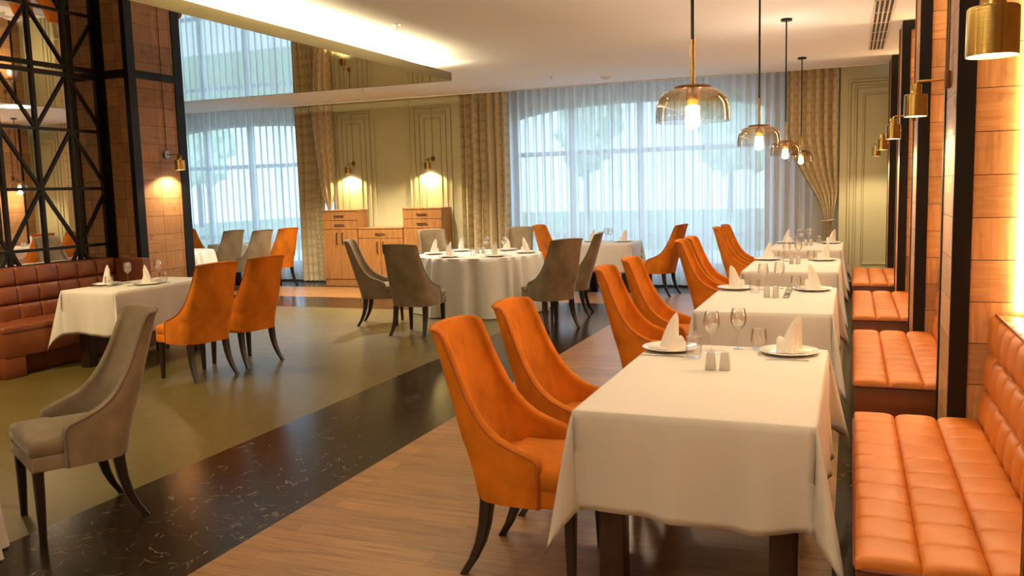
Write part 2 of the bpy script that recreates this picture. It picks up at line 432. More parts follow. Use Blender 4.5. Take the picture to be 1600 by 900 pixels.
# windows
for k, (a, b) in enumerate(WIN):
    g = G(); y0, y1 = YW + .06, YW + .14
    cols = [a + .03, a + (b - a) * .25, a + (b - a) * .52, b - .03]
    for x in cols: g.rbox(x - .05, x + .05, y0, y1, .28, arch(min(max(x, a), b), a, b), .008)
    for z in (.31, .82, 2.22): g.rbox(a, b, y0 + .01, y1 - .01, z - .04, z + .04, .008)
    N = 28; rows = []
    for i in range(N + 1):
        x = a + (b - a) * i / N; z = arch(x, a, b); rows.append([(x, y0, z), (x, y1, z), (x, y1, z - .07), (x, y0, z - .07), (x, y0, z)])
    g.grid(rows)
    o = struct(g.build('window_%d' % (k + 1), 'white_frame', smooth=30))
    gp = G(); N = 28
    for i in range(N):
        xa, xb = a + (b - a) * i / N, a + (b - a) * (i + 1) / N
        gp.add([(xa, YW + .1, .3), (xb, YW + .1, .3), (xb, YW + .1, arch(xb, a, b) - .03), (xa, YW + .1, arch(xa, a, b) - .03)], [(0, 1, 2, 3)])
    gp.build('pane', 'window_glass', o, smooth=0)

# ------------------------------------------------------------------ pillars on the right
PITCH, B0 = 2.62, 2.70
XF = .465
PN = ['out at the near right edge of the picture', 'beside the nearest bench', 'between the second and third bench', 'between the third and fourth bench', 'at the far end against the back wall']
for i in range(5):
    y0, y1 = B0 - .64 + PITCH * i, B0 - .02 + PITCH * i
    t = thing('pillar', 'oak clad pillar framed in black metal, ' + PN[i], 'pillar', (0, 0, 0), 0, 'pillars along the bench wall')
    t.location = (XF, y0, 0); dx, dy = -XF, -y0
    Xm = Matrix.Translation((dx, dy, 0))
    g = G().box(XF + .004, XR, y0 + .004, y1 - .004, 0, CEIL, Xm)
    o = g.build('cladding', 'oak_cladding', t, smooth=0)
    g = G(); g.box(XF - .004, XF + .078, y0 - .006, y0 + .02, 0, CEIL - .01, Xm); g.box(XF - .004, XF + .02, y0, y0 + .02, 0, CEIL - .01, Xm)
    g.build('corner_post', 'black_metal', t, smooth=0)
    G().box(XF - .004, XF + .02, y1 - .045, y1 + .004, 0, CEIL - .01, Xm).build('corner_post', 'black_metal', t, smooth=0)
    G().box(XF + .078, XR, y0 - .005, y0 + .015, CEIL - .10, CEIL - .01, Xm).build('header', 'black_metal', t, smooth=0)
    G().rbox(XR - .055, XR - .035, y0 - .016, y0 + .004, .98, CEIL - .12, .004, 1, Xm).build('led_strip', 'led_strip', t, smooth=0)

# ------------------------------------------------------------------ benches
def pillow(nx, ny, w, h, d, px=4.5, py=5.0, fade=0.0, res=9, edge=.04, cross=.45):
    """tufted surface on [0,w]x[0,h]; returns pts[i][j]=(x,y,height)"""
    NX, NY = nx * res, ny * res; pts = []
    def cs(i, n):                       # samples crowd towards the seams
        c, k = divmod(i, res); q = k / res; return (c + .5 - .5 * math.cos(PI * q)) / n
    for i in range(NX + 1):
        row = []
        for j in range(NY + 1):
            u, v = min(1, cs(i, nx)), min(1, cs(j, ny)); a = (u * nx) % 1.0; b = (v * ny) % 1.0
            pa = 1 - abs(2 * a - 1) ** px; pb = 1 - abs(2 * b - 1) ** py
            if i in (0, NX) or u * nx < .5 and u < .5 / nx or u > 1 - .5 / nx: pa = max(pa, .9)
            if j in (0, NY) or v < .5 / ny or v > 1 - .5 / ny: pb = max(pb, .9)
            gb = (1 - max(pb, 0) ** .42) * (1 - fade * math.sin(PI * min(1, max(0, a))))
            hh = d * (max(pa, 0) ** .42) * (1 - cross * gb)
            e = min(u * w, (1 - u) * w, v * h, (1 - v) * h)
            if e < edge: hh -= edge * .8 * (1 - math.sqrt(max(0, 1 - (1 - e / edge) ** 2)))
            row.append((u * w, v * h, hh))
        pts.append(row)
    return pts
def cushion(g, pts, X, depth):
    """skin a tufted grid and close it down to -depth"""
    n, m_ = len(pts), len(pts[0]); g.grid(pts, X)
    loop = [pts[i][0] for i in range(n)] + [pts[n - 1][j] for j in range(1, m_)] + [pts[i][m_ - 1] for i in range(n - 2, -1, -1)] + [pts[0][j] for j in range(m_ - 2, 0, -1)]
    g.loft([loop, [(x, y, -depth) for x, y, z in loop]], False, True, X)
    g.add([(x, y, -depth) for x, y, z in loop], [tuple(range(len(loop)))], X)
BW, BL, SH = .58, 1.865, .455
def make_bench():
    t = thing('banquette_bench', '', 'bench')
    g = G(); cushion(g, pillow(3, 10, BW - .01, BL, .030, px=4.0, py=3.0, fade=.72, edge=.022, cross=.62), Matrix.Translation((0, 0, SH - .030)), .012)
    g.build('seat', 'tan_leather', t, smooth=60, weld=.0005)
    zp = SH - .042
    pts = [(.004, .01, zp), (.0, .04, zp), (0, BL - .04, zp), (.004, BL - .01, zp)]
    loop = [(.0, .02, zp), (.0, BL - .02, zp), (.02, BL, zp), (BW, BL, zp)]
    G().tube([(BW, 0, zp), (.03, 0, zp), (.008, .008, zp), (0, .03, zp), (0, BL - .03, zp), (.008, BL - .008, zp), (.03, BL, zp), (BW, BL, zp)], .008, 8).build('piping', 'leather_piping', t)
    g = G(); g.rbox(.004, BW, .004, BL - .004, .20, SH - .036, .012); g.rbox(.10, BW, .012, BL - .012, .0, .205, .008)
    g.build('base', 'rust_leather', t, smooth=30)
    # backrest: leaning tufted slab with a rolled top
    zb, zt = SH - .03, .965; L = zt - zb; lean = math.radians(4.5)
    X = Matrix.Translation((BW + .015, 0, zb)) @ Matrix.Rotation(lean, 4, 'Y') @ Matrix(((0, 0, -1, 0), (0, 1, 0, 0), (1, 0, 0, 0), (0, 0, 0, 1)))
    g = G(); cushion(g, pillow(3, 10, L, BL, .045, px=3.2, py=3.2, edge=.045, cross=.8), X, .105)
    g.build('backrest', 'tan_leather', t, smooth=60, weld=.0005)
    xt = BW + .015 + math.sin(lean) * L
    G().tube([(xt + .02, .004, zt - .005), (xt - .012, .012, zt), (xt - .014, .03, zt), (xt - .014, BL - .03, zt), (xt - .012, BL - .012, zt), (xt + .02, BL - .004, zt - .005)], .007, 8).build('piping', 'leather_piping', t)
    return t
BN = ['nearest to the camera', 'second from the camera', 'third from the camera', 'fourth and farthest, by the back wall']
for i in range(4):
    place('bench', make_bench, (.03, B0 + .085 + PITCH * i, 0), 0, 'tufted tan leather wall bench ' + BN[i], 'tufted benches along the right wall')

# left booth bench
LBX, LBY0, LBY1 = -7.22, 5.56, 7.42
t = thing('booth_bench', 'rust leather booth bench with tufted back below the mirror lattice', 'bench', (LBX, LBY0, 0))
LL = LBY1 - LBY0
g = G(); g.rbox(-.52, 0, 0, LL - .002, .19, .44, .015); g.rbox(-.52, -.005, 0, .22, 0, .2, .008); g.rbox(-.52, -.16, .2, LL - .01, 0, .2, .008)
g.build('base', 'rust_leather', t, smooth=30)
g = G(); cushion(g, pillow(2, 6, .46, LL - .01, .03, edge=.03, cross=.4), Matrix.Translation((-.455, 0, .465)), .03)
g.build('seat', 'rust_leather', t, smooth=60, weld=.0005)
zb, zt = .46, 1.0; L = zt - zb
X = Matrix.Translation((-.385, 0, zb)) @ Matrix.Rotation(math.radians(-4), 4, 'Y') @ Matrix(((0, 0, 1, 0), (0, 1, 0, 0), (1, 0, 0, 0), (0, 0, 0, 1)))
g = G(); cushion(g, pillow(3, 7, L, LL - .14, .045, edge=.03, cross=.8), X, .085)
g.build('backrest', 'rust_leather', t, smooth=60, weld=.0005)
g = G(); g.rbox(-.52, .0, LL - .12, LL + .0, .0, .985, .02)
g.build('end_panel', 'rust_leather', t, smooth=30)

# ------------------------------------------------------------------ mirror wall with lattice
t = thing('lattice_mirror', 'tall wall mirror behind a black geometric metal lattice above the booth', 'mirror', (XM, 7.44, 1.0))
Xm = Matrix.Translation((-XM, -7.44, -1.0))
MY0, MY1, MZ0, MZ1 = 1.0, 7.44, .98, ZM
G().box(XM + .001, XM + .012, MY0, MY1, MZ0, MZ1, Xm).build('mirror_glass', 'mirror_glass', t, smooth=0)
g = G(); c0, dc = 7.425, .425; zr = [1.14 - .62, 1.14, 1.76, 2.38, 2.97]
xa, xb = XM + .012, XM + .034
ncol = 15; cols = [c0 - dc * k for k in range(ncol)]
for k, y in enumerate(cols): g.box(xa, xb, y - (.06 if k == 0 else .019), y + (.012 if k == 0 else .019), MZ0, MZ1, Xm)
for z in zr[1:]: g.box(xa, xb - .003, MY0, MY1, z - .016 - (.016 if z > 2.9 else 0), z + .016, Xm)
def bar(ya, za, yb, zb_, wd=.016):
    d = Vector((0, yb - ya, zb_ - za)); L = d.length; ang = math.atan2(d.z, d.y)
    if za < MZ0: return
    X = Xm @ Matrix.Translation((0, (ya + yb) / 2, (za + zb_) / 2)) @ Matrix.Rotation(ang, 4, 'X')
    g.box(xa, xb - .006, -L / 2, L / 2, -wd, wd, X)
for k in range(ncol - 1):
    ev = (k % 2 == 0)
    def seg(zlo, zhi, hi_par):     # diagonal joins a node of parity hi_par on the upper row
        if (k % 2) == hi_par: bar(cols[k], zhi, cols[k + 1], zlo)
        else: bar(cols[k + 1], zhi, cols[k], zlo)
    seg(zr[3], zr[4], 1)      # upper row: odd nodes on top
    seg(zr[2], zr[3], 1)
    seg(zr[1], zr[2], 0)
    # short stubs down behind the bench
for k in range(1, ncol, 2):
    for s_ in (-1, 1): bar(cols[k] + s_ * dc * .26, MZ0 + .0, cols[k], zr[1])
g.build('lattice', 'black_metal', t, smooth=0)

# left pillar
PX, PY0, PY1 = -7.37, 7.44, 8.25
t = thing('pillar', 'oak tile pillar with black corner posts beside the lattice mirror', 'pillar', (XM, PY0, 0))
Xm = Matrix.Translation((-XM, -PY0, 0))
G().box(XM + .001, PX, PY0, PY1, 0, CEIL, Xm).build('cladding', 'oak_cladding_left', t, smooth=0)
for (x0, x1, y0, y1) in ((PX - .05, PX + .012, PY0 - .012, PY0 + .10), (PX - .05, PX + .012, PY1 - .12, PY1 + .012), (XM + .046, XM + .10, PY0 - .012, PY0 + .0)):
    G().box(x0, x1, y0, y1, 0, ZM, Xm).build('corner_post', 'black_metal', t, smooth=0)
G().box(XM + .05, PX + .01, PY0 - .011, PY1, ZM - .045, ZM, Xm).build('header', 'black_metal', t, smooth=0)

# ------------------------------------------------------------------ dropped mirror panel with cove light
PXR, PYF = -4.68, 10.0
t = thing('ceiling_panel', 'dropped mirror ceiling panel with a glowing edge above the left tables', 'ceiling panel', (PXR, PYF, ZM))
Xm = Matrix.Translation((-PXR, -PYF, -ZM))
G().box(-12.6, PXR - .012, YN + 1.0, PYF - .012, ZM, ZM + .03, Xm).build('mirror_face', 'mirror_ceiling_film', t, smooth=0)
g = G(); g.box(PXR - .012, PXR, YN + 1.0, PYF, ZM - .002, ZM + .10, Xm); g.box(-12.6, PXR - .012, PYF - .012, PYF, ZM - .002, ZM + .10, Xm)
g.build('edge_trim', 'panel_trim', t, smooth=0)
g = G(); g.box(PXR - .07, PXR - .04, YN + 1.2, PYF - .8, ZM + .07, ZM + .09, Xm)
g.build('led_strip', 'led_cove', t, smooth=0)
g = G(); g.box(-12, PXR - .22, PYF - .07, PYF - .04, ZM + .07, ZM + .09, Xm)
g.build('led_strip', 'led_cove', t, smooth=0)
g = G(); 
for x in (-11, -8, -5.4):
    for y in (-1.5, 2, 5.5, 9): g.tube([(x, y, ZM + .02), (x, y, CEIL)], .006, 6, X=Xm)
g.build('hanger', 'steel_dark', t)

# ceiling fittings
t = thing('air_grille', 'long slotted air grille in the ceiling above the benches', 'vent', (.26, 10.3, CEIL - .012))
G().box(-.075, .075, -1.6, 1.55, .004, .011).build('slots', 'grille_slot', t, smooth=0)
g = G()
for x in (-.085, -.045, -.003, .040, .080): g.box(x - .008, x + .008, -1.62, 1.57, -.002, .011)
for y in (-1.62, -1.0, -.4, .2, .8, 1.56): g.box(-.09, .09, y, y + .02, 0, .011)
g.build('frame', 'grille_white', t, smooth=0)
def make_sprinkler():
    t = thing('sprinkler', '', 'sprinkler')
    G().lathe([(.0, 0), (.035, 0), (.03, -.008), (.012, -.012), (.008, -.03), (0, -.03)], 16).build('rosette', 'sprinkler_metal', t)
    g = G().lathe([(0, -.052), (.02, -.053), (.02, -.056), (0, -.057)], 12); g.tube([(.009, 0, -.03), (.012, 0, -.045), (.0, 0, -.055)], .002, 6); g.tube([(-.009, 0, -.03), (-.012, 0, -.045), (0, 0, -.055)], .002, 6)
    g.build('deflector', 'sprinkler_metal', t); return t
place('spr', make_sprinkler, (-4.12, 7.6, CEIL + .004), 0, 'small metal sprinkler on the ceiling beside the glowing panel edge', 'ceiling sprinklers')
place('spr', make_sprinkler, (-4.07, 12.1, CEIL + .004), 0, 'small metal sprinkler on the ceiling near the right window curtain', 'ceiling sprinklers')
place('spr', make_sprinkler, (-7.1, 11.9, CEIL + .004), 0, 'small metal sprinkler on the ceiling beyond the mirror panel', 'ceiling sprinklers')
t = thing('smoke_detector', 'round white smoke detector on the ceiling near the right window', 'smoke detector', (-3.4, 12.6, CEIL))
G().lathe([(0, 0), (.075, 0), (.075, -.012), (.06, -.028), (0, -.03)], 28).build('housing', 'porcelain', t)
G().lathe([(0, -.03), (.02, -.031), (.016, -.036), (0, -.037)], 16).build('sensor', 'grille_white', t)

# ------------------------------------------------------------------ lamps
def make_pendant():
    t = thing('pendant_lamp', '', 'pendant lamp')            # origin at rim centre
    top = CEIL - 1.89
    G().lathe([(0, top), (.055, top), (.055, top - .022), (0, top - .022)], 24).build('canopy', 'black_metal', t)
    G().tube([(0, 0, top - .02), (0, 0, .33)], .0075, 10).build('rod', 'black_metal', t)
    G().tube([(0, 0, .34), (0, 0, .142)], .0095, 12).build('stem', 'brass', t)
    G().lathe([(.0, .150), (.075, .149), (.078, .143), (.075, .138), (0, .138)], 28).build('cap', 'bronze', t)
    prof = [(.07, .139), (.095, .135), (.120, .122), (.139, .100), (.150, .072), (.1545, .04), (.155, .012), (.1535, .0)]
    prof += [(r - .003, z) for r, z in prof[::-1]]
    G().lathe(prof, 44).build('glass_shade', 'smoked_glass', t)
    G().lathe([(0, .138), (.028, .138), (.026, .07), (0, .068)], 20).build('socket', 'brass', t)
    G().lathe([(0, .072), (.014, .07), (.02, .05), (.03, .022), (.033, .002), (.027, -.018), (.013, -.029), (0, -.031)], 24).build('bulb', 'bulb_glow', t)
    return t
PT = ['nearest and largest looking', 'second from the camera', 'third from the camera', 'farthest, near the draped curtain']
for i, (y, z) in enumerate(((3.73, 1.885), (6.56, 1.89), (9.24, 1.89), (12.15, 1.89))):
    o = place('pend', make_pendant, (-.63, y, z), 0, 'smoked glass dome pendant lamp %s, over the bench tables' % PT[i], 'pendant lamps over the bench tables')
    light('POINT', 'pendant_light', (-.63, y, z - .06), 6, WARM, shadow_soft_size=.035)
    light('SPOT', 'pendant_upward_fill', (-.63, y, z + .16), (66, 60, 34, 3)[i], (1, .86, .66), rot=(PI, 0, 0), spot_size=math.radians(168), spot_blend=.6, shadow_soft_size=.08)  # extra spot above each cap, added to brighten the ceiling

def make_sconce(kind='brass', rod=True, arm=.155, up=True, length=1.08):
    """wall at x=0, projecting to -x; origin at mount"""
    t = thing('wall_sconce', '', 'wall lamp')
    if kind == 'block': G().rbox(-.03, 0, -.02, .02, -.045, .045, .004).build('mount', 'bronze', t, smooth=30)
    else:
        g = G(); g.tube([(0, 0, 0), (-.022, 0, 0)], .045, 24); g.build('mount', kind, t)
    if rod: G().tube([(-.013, 0, .03), (-.013, 0, length)], .006, 8).build('rod', 'bronze' if kind == 'block' else 'brass', t)
    G().tube([(-.02, 0, 0), (-arm + .015, 0, 0), (-arm + .004, 0, -.004), (-arm, 0, -.02)], .006, 8).build('arm', 'brass', t)
    G().lathe([(0, -.012), (.024, -.012), (.027, -.016), (.027, -.072), (0, -.072)], 24, (-arm, 0, 0)).build('neck', 'brass', t)
    pr_ = [(.02, -.066), (.053, -.066), (.0565, -.070), (.0575, -.180), (.0555, -.180), (.0545, -.074), (.02, -.072)]
    G().lathe(pr_, 36, (-arm, 0, 0)).build('shade', 'brass', t)
    G().lathe([(0, -.177), (.0548, -.177), (.0548, -.172), (0, -.172)], 28, (-arm, 0, 0)).build('diffuser', 'lamp_diffuser', t)
    return t
SN = ['nearest, at the top right corner of the picture', 'on the pillar beside the nearest bench', 'third from the camera', 'fourth from the camera', 'farthest, by the back wall']
for i in range(5):
    y = B0 - .33 + PITCH * i + (.05 if i else 0)
    o = place('sconce_r', lambda: make_sconce('block', True, .160), (XF, y, 2.125 - (.04 if i == 0 else 0)), 0, 'brass wall lamp on the bench pillars, ' + SN[i], 'brass wall lamps on the right pillars')
    light('SPOT', 'sconce_light', (XF - .160, y, 1.935 - (.04 if i == 0 else 0)), (20 if i == 0 else 34), WARM, spot_size=math.radians(150), spot_blend=.5, shadow_soft_size=.04)
for i, x in enumerate((-8.40, -6.80)):
    o = place('sconce_b', lambda: make_sconce('brass', True, .13, length=.92), (x + .03, YP - .005, 2.17 + .03 * i), PI / 2 - .55, ['brass wall lamp on the olive wall above the left tall cabinet', 'brass wall lamp on the olive wall above the right tall cabinet'][i], 'brass wall lamps on the olive wall')
    o.scale = (1, 1, 1)
    light('SPOT', 'sconce_light', (x - .05, YP - .12, 1.98 + .03 * i), 42, (1, .72, .34), spot_size=math.radians(140), spot_blend=.35, shadow_soft_size=.03)
o = place('sconce_l', lambda: make_sconce('steel_dark', False, .19), (PX, 7.92, 2.13), PI + .02, 'small brass wall lamp glowing on the left oak tile pillar')
G().tube([(-.013, 0, .03), (-.013, 0, .86)], .004, 8).build('rod', 'black_metal', o)
light('SPOT', 'sconce_light', (PX + .15, 7.91, 1.94), 30, WARM, spot_size=math.radians(140), spot_blend=.4, shadow_soft_size=.03)

# ------------------------------------------------------------------ curtains
def drape(name, label, cat, m, x0f, x1f, z0, z1, y, amp, folds, seed, group=None, nz=40, ppf=10, tie=None, cloth_w=None, ampf=None):
    r = random.Random(seed); nx = int(folds * ppf)
    ph = [r.uniform(-.35, .35) for _ in range(int(folds) + 3)]; am = [r.uniform(.65, 1.25) for _ in range(int(folds) + 3)]
    t = thing(name, label, cat, (0, 0, 0), 0, group); xc = (x0f(z1) + x1f(z1)) / 2; t.location = (xc, y, z0)
    pts = []; uv = []; W = cloth_w or (x1f(z1) - x0f(z1)) * 1.7
    for k in range(nz + 1):
        z = z1 + (z0 - z1) * k / nz; row = []; a, b = x0f(z), x1f(z); sq = (b - a) / (x1f(z1) - x0f(z1))
        A = amp * (ampf(z) if ampf else 1)
        for i in range(nx + 1):
            u = i / nx; q = u * folds; fi = int(q); fr = q - fi
            pp = ph[fi] * (1 - fr) + ph[fi + 1] * fr; aa = am[fi] * (1 - fr) + am[fi + 1] * fr
            wv = math.sin(2 * PI * q + pp * 2 + .25 * math.sin(z * 1.3 + fi)); w2 = math.sin(4 * PI * q + pp * 5)
            x = a + (b - a) * u + .12 * (b - a) / folds * math.sin(2 * PI * q * 2 + pp)
            row.append((x - xc, A * aa * (wv + .22 * w2), z - z0)); uv.append((u * W, z))
        pts.append(row)
    g = G().grid(pts); o = g.build('fabric', m, t, smooth=80)
    ul = o.data.uv_layers.new(name='UVMap')
    for p in o.data.polygons:
        for li in p.loop_indices: ul.data[li].uv = uv[o.data.loops[li].vertex_index]
    return t
ctop = CEIL + .13
drape('sheer_curtain', 'white sheer curtain over the left window', 'sheer curtain', 'sheer_voile', lambda z: -13.2, lambda z: -9.0, .03, ctop, YS, .042, 29, 3, 'sheer window curtains', 12, 14)
drape('sheer_curtain', 'white sheer curtain over the wide right window', 'sheer curtain', 'sheer_voile', lambda z: -5.75, lambda z: -.55, .03, ctop, YS, .042, 36, 4, 'sheer window curtains', 12, 14)
def sm(a, b, x): x = min(1, max(0, (x - a) / (b - a))); return x * x * (3 - 2 * x)
t1 = drape('curtain', 'gold zigzag drape tied back beside the left window', 'curtain', 'damask', lambda z: -9.62, lambda z: -8.86 - .17 * sm(2.4, 1.28, z) if z > 1.28 else -9.03 + .05 * sm(1.2, .1, z), .03, ctop, YP + .02, .06, 6, 5, 'gold zigzag drapes', 60, 14, ampf=lambda z: .55 + .45 * sm(1.28, 2.4, z) if z > 1.28 else .6 + .3 * sm(1.2, .2, z))
# swag bulging over the tie of the left drape
g = G(); rows = []
for k in range(41):
    q = k / 40; z = ctop + (1.26 - ctop) * q; row = []; e = sm(.80, 1.0, q)
    x0 = -9.24 + .20 * q + .10 * e; x1 = -8.755 + .03 * math.sin(q * PI) - .10 * e
    for i in range(45):
        u = i / 44; row.append((x0 + (x1 - x0) * u + 9.0, -.05 - .07 * math.sin(PI * min(1, q * 1.05)) * math.sin(PI * u) - .03 + (.035 - .012 * q) * (1 - .6 * e) * math.sin(u * 2 * PI * 3.5 + .8 * math.sin(q * 3)), z - .03 + .10 * e * (2 * u - 1) ** 2 ))
    rows.append(row)
Xs = Matrix.Translation((9.0 - 9.0, 0, 0))
g.grid(rows); o = g.build('swag', 'damask', t1, smooth=80); o.location = (-9.0 - t1.location.x, 0, 0)
ul = o.data.uv_layers.new(name='UVMap')
for p in o.data.polygons:
    for li in p.loop_indices:
        vi = o.data.loops[li].vertex_index; co = o.data.vertices[vi].co; ul.data[li].uv = ((vi % 45) / 44 * 1.0, co.z)
drape('curtain', 'gold zigzag drape hanging straight between olive wall and right window', 'curtain', 'damask', lambda z: -6.24, lambda z: -5.40, .03, ctop, YP + .03, .07, 6, 8, 'gold zigzag drapes', 40, 14)
def d3l(z): return -.90 + (.10 * sm(2.4, 1.9, z)) + .42 * sm(2.1, 1.05, z) if z > 1.05 else -.38 - .06 * sm(1.0, .1, z)
t3 = drape('curtain', 'gold zigzag drape tied back at the right end of the wide window', 'curtain', 'damask', d3l, lambda z: -.19 - .06 * math.exp(-((z - 1.05) / .25) ** 2), .03, ctop, YP - .02, .05, 6, 11, 'gold zigzag drapes', 60, 14, ampf=lambda z: 1 - .55 * math.exp(-((z - 1.05) / .4) ** 2))
G().tube([(.078 * math.cos(a), .07 * math.sin(a), .008 * math.cos(a)) for a in [2 * PI * k / 24 for k in range(24)]], .012, 8, closed=True).build('tieback', 'damask', t3, loc=(-.32 - t3.location.x, 0, 1.02))

# ------------------------------------------------------------------ cabinets
def cabinet(label, x0, x1, h, dr, y0=13.2, y1=YP - .035):
    t = thing('cabinet', label, 'cabinet', ((x0 + x1) / 2, (y0 + y1) / 2, 0), 0, 'oak sideboard cabinets')
    Xm = Matrix.Translation((-(x0 + x1) / 2, -(y0 + y1) / 2, 0)); w = x1 - x0
    g = G(); g.box(x0 + .004, x1 - .004, y0 + .022, y1, .10, h - .025, Xm); g.rbox(x0, x1, y0 - .004, y1, h - .025, h, .004, 1, Xm); g.box(x0 + .01, x1 - .01, y0 + .012, y1, .0, .11, Xm)
    g.build('body', 'cabinet_oak', t, smooth=30)
    z = h - .03
    for k in range(dr):
        d = G().rbox(x0 + .006, x1 - .006, y0, y0 + .022, z - .155, z - .004, .004, 1, Xm).build('drawer', 'cabinet_oak', t, smooth=30)
        g = G(); xc = (x0 + x1) / 2; g.rbox(xc - .10, xc + .10, y0 - .03, y0 - .018, z - .085, z - .07, .003, 1, Xm)
        for s_ in (-.08, .08): g.box(xc + s_ - .006, xc + s_ + .006, y0 - .02, y0, z - .084, z - .071, Xm)
        g.build('handle', 'black_metal', d, smooth=30); z -= .158
    for s_ in (0, 1):
        a = x0 + .006 + s_ * (w / 2 - .004); b = a + w / 2 - .010
        d = G().rbox(a, b, y0, y0 + .022, .115, z - .004, .004, 1, Xm).build('door', 'cabinet_oak', t, smooth=30)
        xh = b - .055 if s_ == 0 else a + .055
        g = G(); zz = z - .06; g.tube([(xh, y0, zz), (xh, y0 - .03, zz - .01), (xh, y0 - .032, zz - .04), (xh, y0 - .032, zz - .16), (xh, y0 - .03, zz - .19), (xh, y0, zz - .20)], .008, 8, X=Xm)
        g.build('handle', 'black_metal', d)
    return t
cabinet('tall oak cabinet at the left, next to the tied gold drape', -8.83, -8.11, 1.35, 2)
cabinet('low oak cabinet standing between two taller ones', -8.10, -7.205, 1.03, 1)
cabinet('tall oak cabinet at the right, lit on its side by the window', -7.20, -6.45, 1.36, 2)

# ------------------------------------------------------------------ chairs
def make_chair(colour):
    vel, pip = colour + '_velvet', colour + '_piping'
    t = thing('dining_chair', '', 'chair')
    prof = [(.335, .105), (.42, .107), (.49, .107), (.520, .102), (.538, .085), (.553, .045), (.572, -.01), (.60, -.07), (.64, -.122), (.69, -.165), (.75, -.203), (.82, -.238), (.89, -.268), (.95, -.292), (1.0, -.312), (1.030, -.330), (1.040, -.345)]
    NU = 34
    def outer(z, xr, u, ins=0.0):
        xb = -.212 - max(0, z - .36) * .295 + ins; w = .262 - .048 * sm(.45, 1.0, z) - ins; d = xr - xb; phi = u * PI / 2
        n = 2.5 + 1.2 * sm(.05, .30, d)
        sx = abs(math.cos(phi)) ** (2 / n); sy_ = abs(math.sin(phi)) ** (2 / n)
        y = w * sy_ * (1 if u > 0 else -1); return Vector((xb + d * (1 - sx), y, z + .012 * (1 - (y / w) ** 2) * sm(.9, 1.035, z)))
    us = []
    for j in range(NU + 1):
        q = -1 + 2 * j / NU; us.append(q)
    P = [[outer(z, xr, u) for u in us] for z, xr in prof]; nz = len(P)
    th = [.050 - .008 * sm(.8, 1.03, z) for z, _ in prof]
    g = G(); g.grid([[tuple(p) for p in r] for r in P])
    Q = [[outer(z, xr, u, th[i]) for u in us] for i, (z, xr) in enumerate(prof)]
    g.grid([[tuple(p) for p in r] for r in Q])
    bd = [(i, 0) for i in range(nz)] + [(nz - 1, j) for j in range(1, NU)] + [(i, NU) for i in range(nz - 1, -1, -1)]
    rings = [[], [], [], [], []]; rim = []
    for idx, (i, j) in enumerate(bd):
        p, q = P[i][j], Q[i][j]; m_ = (p + q) / 2; r = (q - p).length / 2
        pv = bd[max(idx - 1, 0)]; nx_ = bd[min(idx + 1, len(bd) - 1)]
        tan = P[nx_[0]][nx_[1]] - P[pv[0]][pv[1]]; n = (q - p).normalized(); o = tan.cross(n); o.normalize()
        cen = P[nz // 2][NU // 2]
        ref = P[max(i - 1, 0)][min(max(j, 3), NU - 3)]
        if o.dot(p - ref) < 0: o = -o
        for k in range(5):
            a = PI * k / 4; rings[k].append(tuple(m_ - n * (r * math.cos(a)) + o * (r * .55 * math.sin(a))))
        rim.append(tuple(p + o * .002 - n * .001))
    g.loft(rings, False, False)
    g.grid([[tuple(P[0][j]) for j in range(NU + 1)], [tuple(Q[0][j]) for j in range(NU + 1)]])
    g.build('backrest', vel, t, smooth=70, weld=.0004)
    G().tube(rim, .0045, 6).build('piping', pip, t)
    # seat cushion, T shaped, domed
    def outline(ins):
        pts = []
        base = [(.262, -.245), (.262, .245), (.118, .252), (.112, .205), (-.12, .195), (-.175, .14), (-.185, 0), (-.175, -.14), (-.12, -.195), (.112, -.205), (.118, -.252)]
        n = len(base); cx, cy_ = .06, 0
        for k in range(n):
            a, b = base[k], base[(k + 1) % n]
            for q in range(4):
                x, y = a[0] + (b[0] - a[0]) * q / 4, a[1] + (b[1] - a[1]) * q / 4
                sx, sy2 = 1 - ins / .23, 1 - ins / .25; pts.append((cx + (x - cx) * sx, cy_ + (y - cy_) * sy2))
        return pts
    rings = []
    for z, ins in ((.408, .008), (.415, .0), (.462, -.004), (.482, .004), (.494, .02), (.503, .05), (.510, .10), (.513, .17)):
        rings.append([(x, y, z - .012 * (1 if x < -.1 else 0)) for x, y in outline(ins)])
    G().loft(rings, True).build('seat', vel, t, smooth=70)
    G().rbox(.085, .264, -.252, .252, .336, .412, .012, 3).build('seat_rail', vel, t, smooth=40)
    def sq(c, s, dx=0): return [(c[0] + a * s, c[1] + b * s, c[2]) for a, b in ((1, .7), (.7, 1), (-.7, 1), (-1, .7), (-1, -.7), (-.7, -1), (.7, -1), (1, -.7))]
    for s_ in (-1, 1):
        G().loft([sq((.232, s_ * .213, .36), .025), sq((.232, s_ * .216, .2), .021), sq((.235, s_ * .220, 0), .0155)]).build('leg', 'dark_leg_wood', t, smooth=30)
        pts = [(-.140, .188, .37, .028), (-.145, .190, .30, .027), (-.155, .193, .22, .0245), (-.175, .199, .14, .022), (-.205, .207, .07, .019), (-.248, .218, .0, .0165)]
        G().loft([sq((x, s_ * y, z), s) for x, y, z, s in pts]).build('leg', 'dark_leg_wood', t, smooth=30)
    return t
def chair(colour, x, y, deg, label, group):
    return place('chair_' + colour, lambda: make_chair(colour), (x, y, 0), math.radians(deg), label, group)
gr = 'orange chairs along the bench tables'
N4 = ['nearest', 'second', 'third', 'farthest']
ROW = [(-1.265, 3.41, 0), (-1.265, 4.10, 0), (-1.29, 6.02, 1), (-1.285, 6.78, 0), (-1.29, 9.05, 0), (-1.285, 9.62, 0), (-1.30, 11.75, 0), (-1.29, 12.45, 0)]
for k, (x, y, a) in enumerate(ROW):
    chair('orange', x, y, a, 'orange velvet dining chair at the %s bench side table, %s one of its pair' % (N4[k // 2], ['near', 'far'][k % 2]), gr)
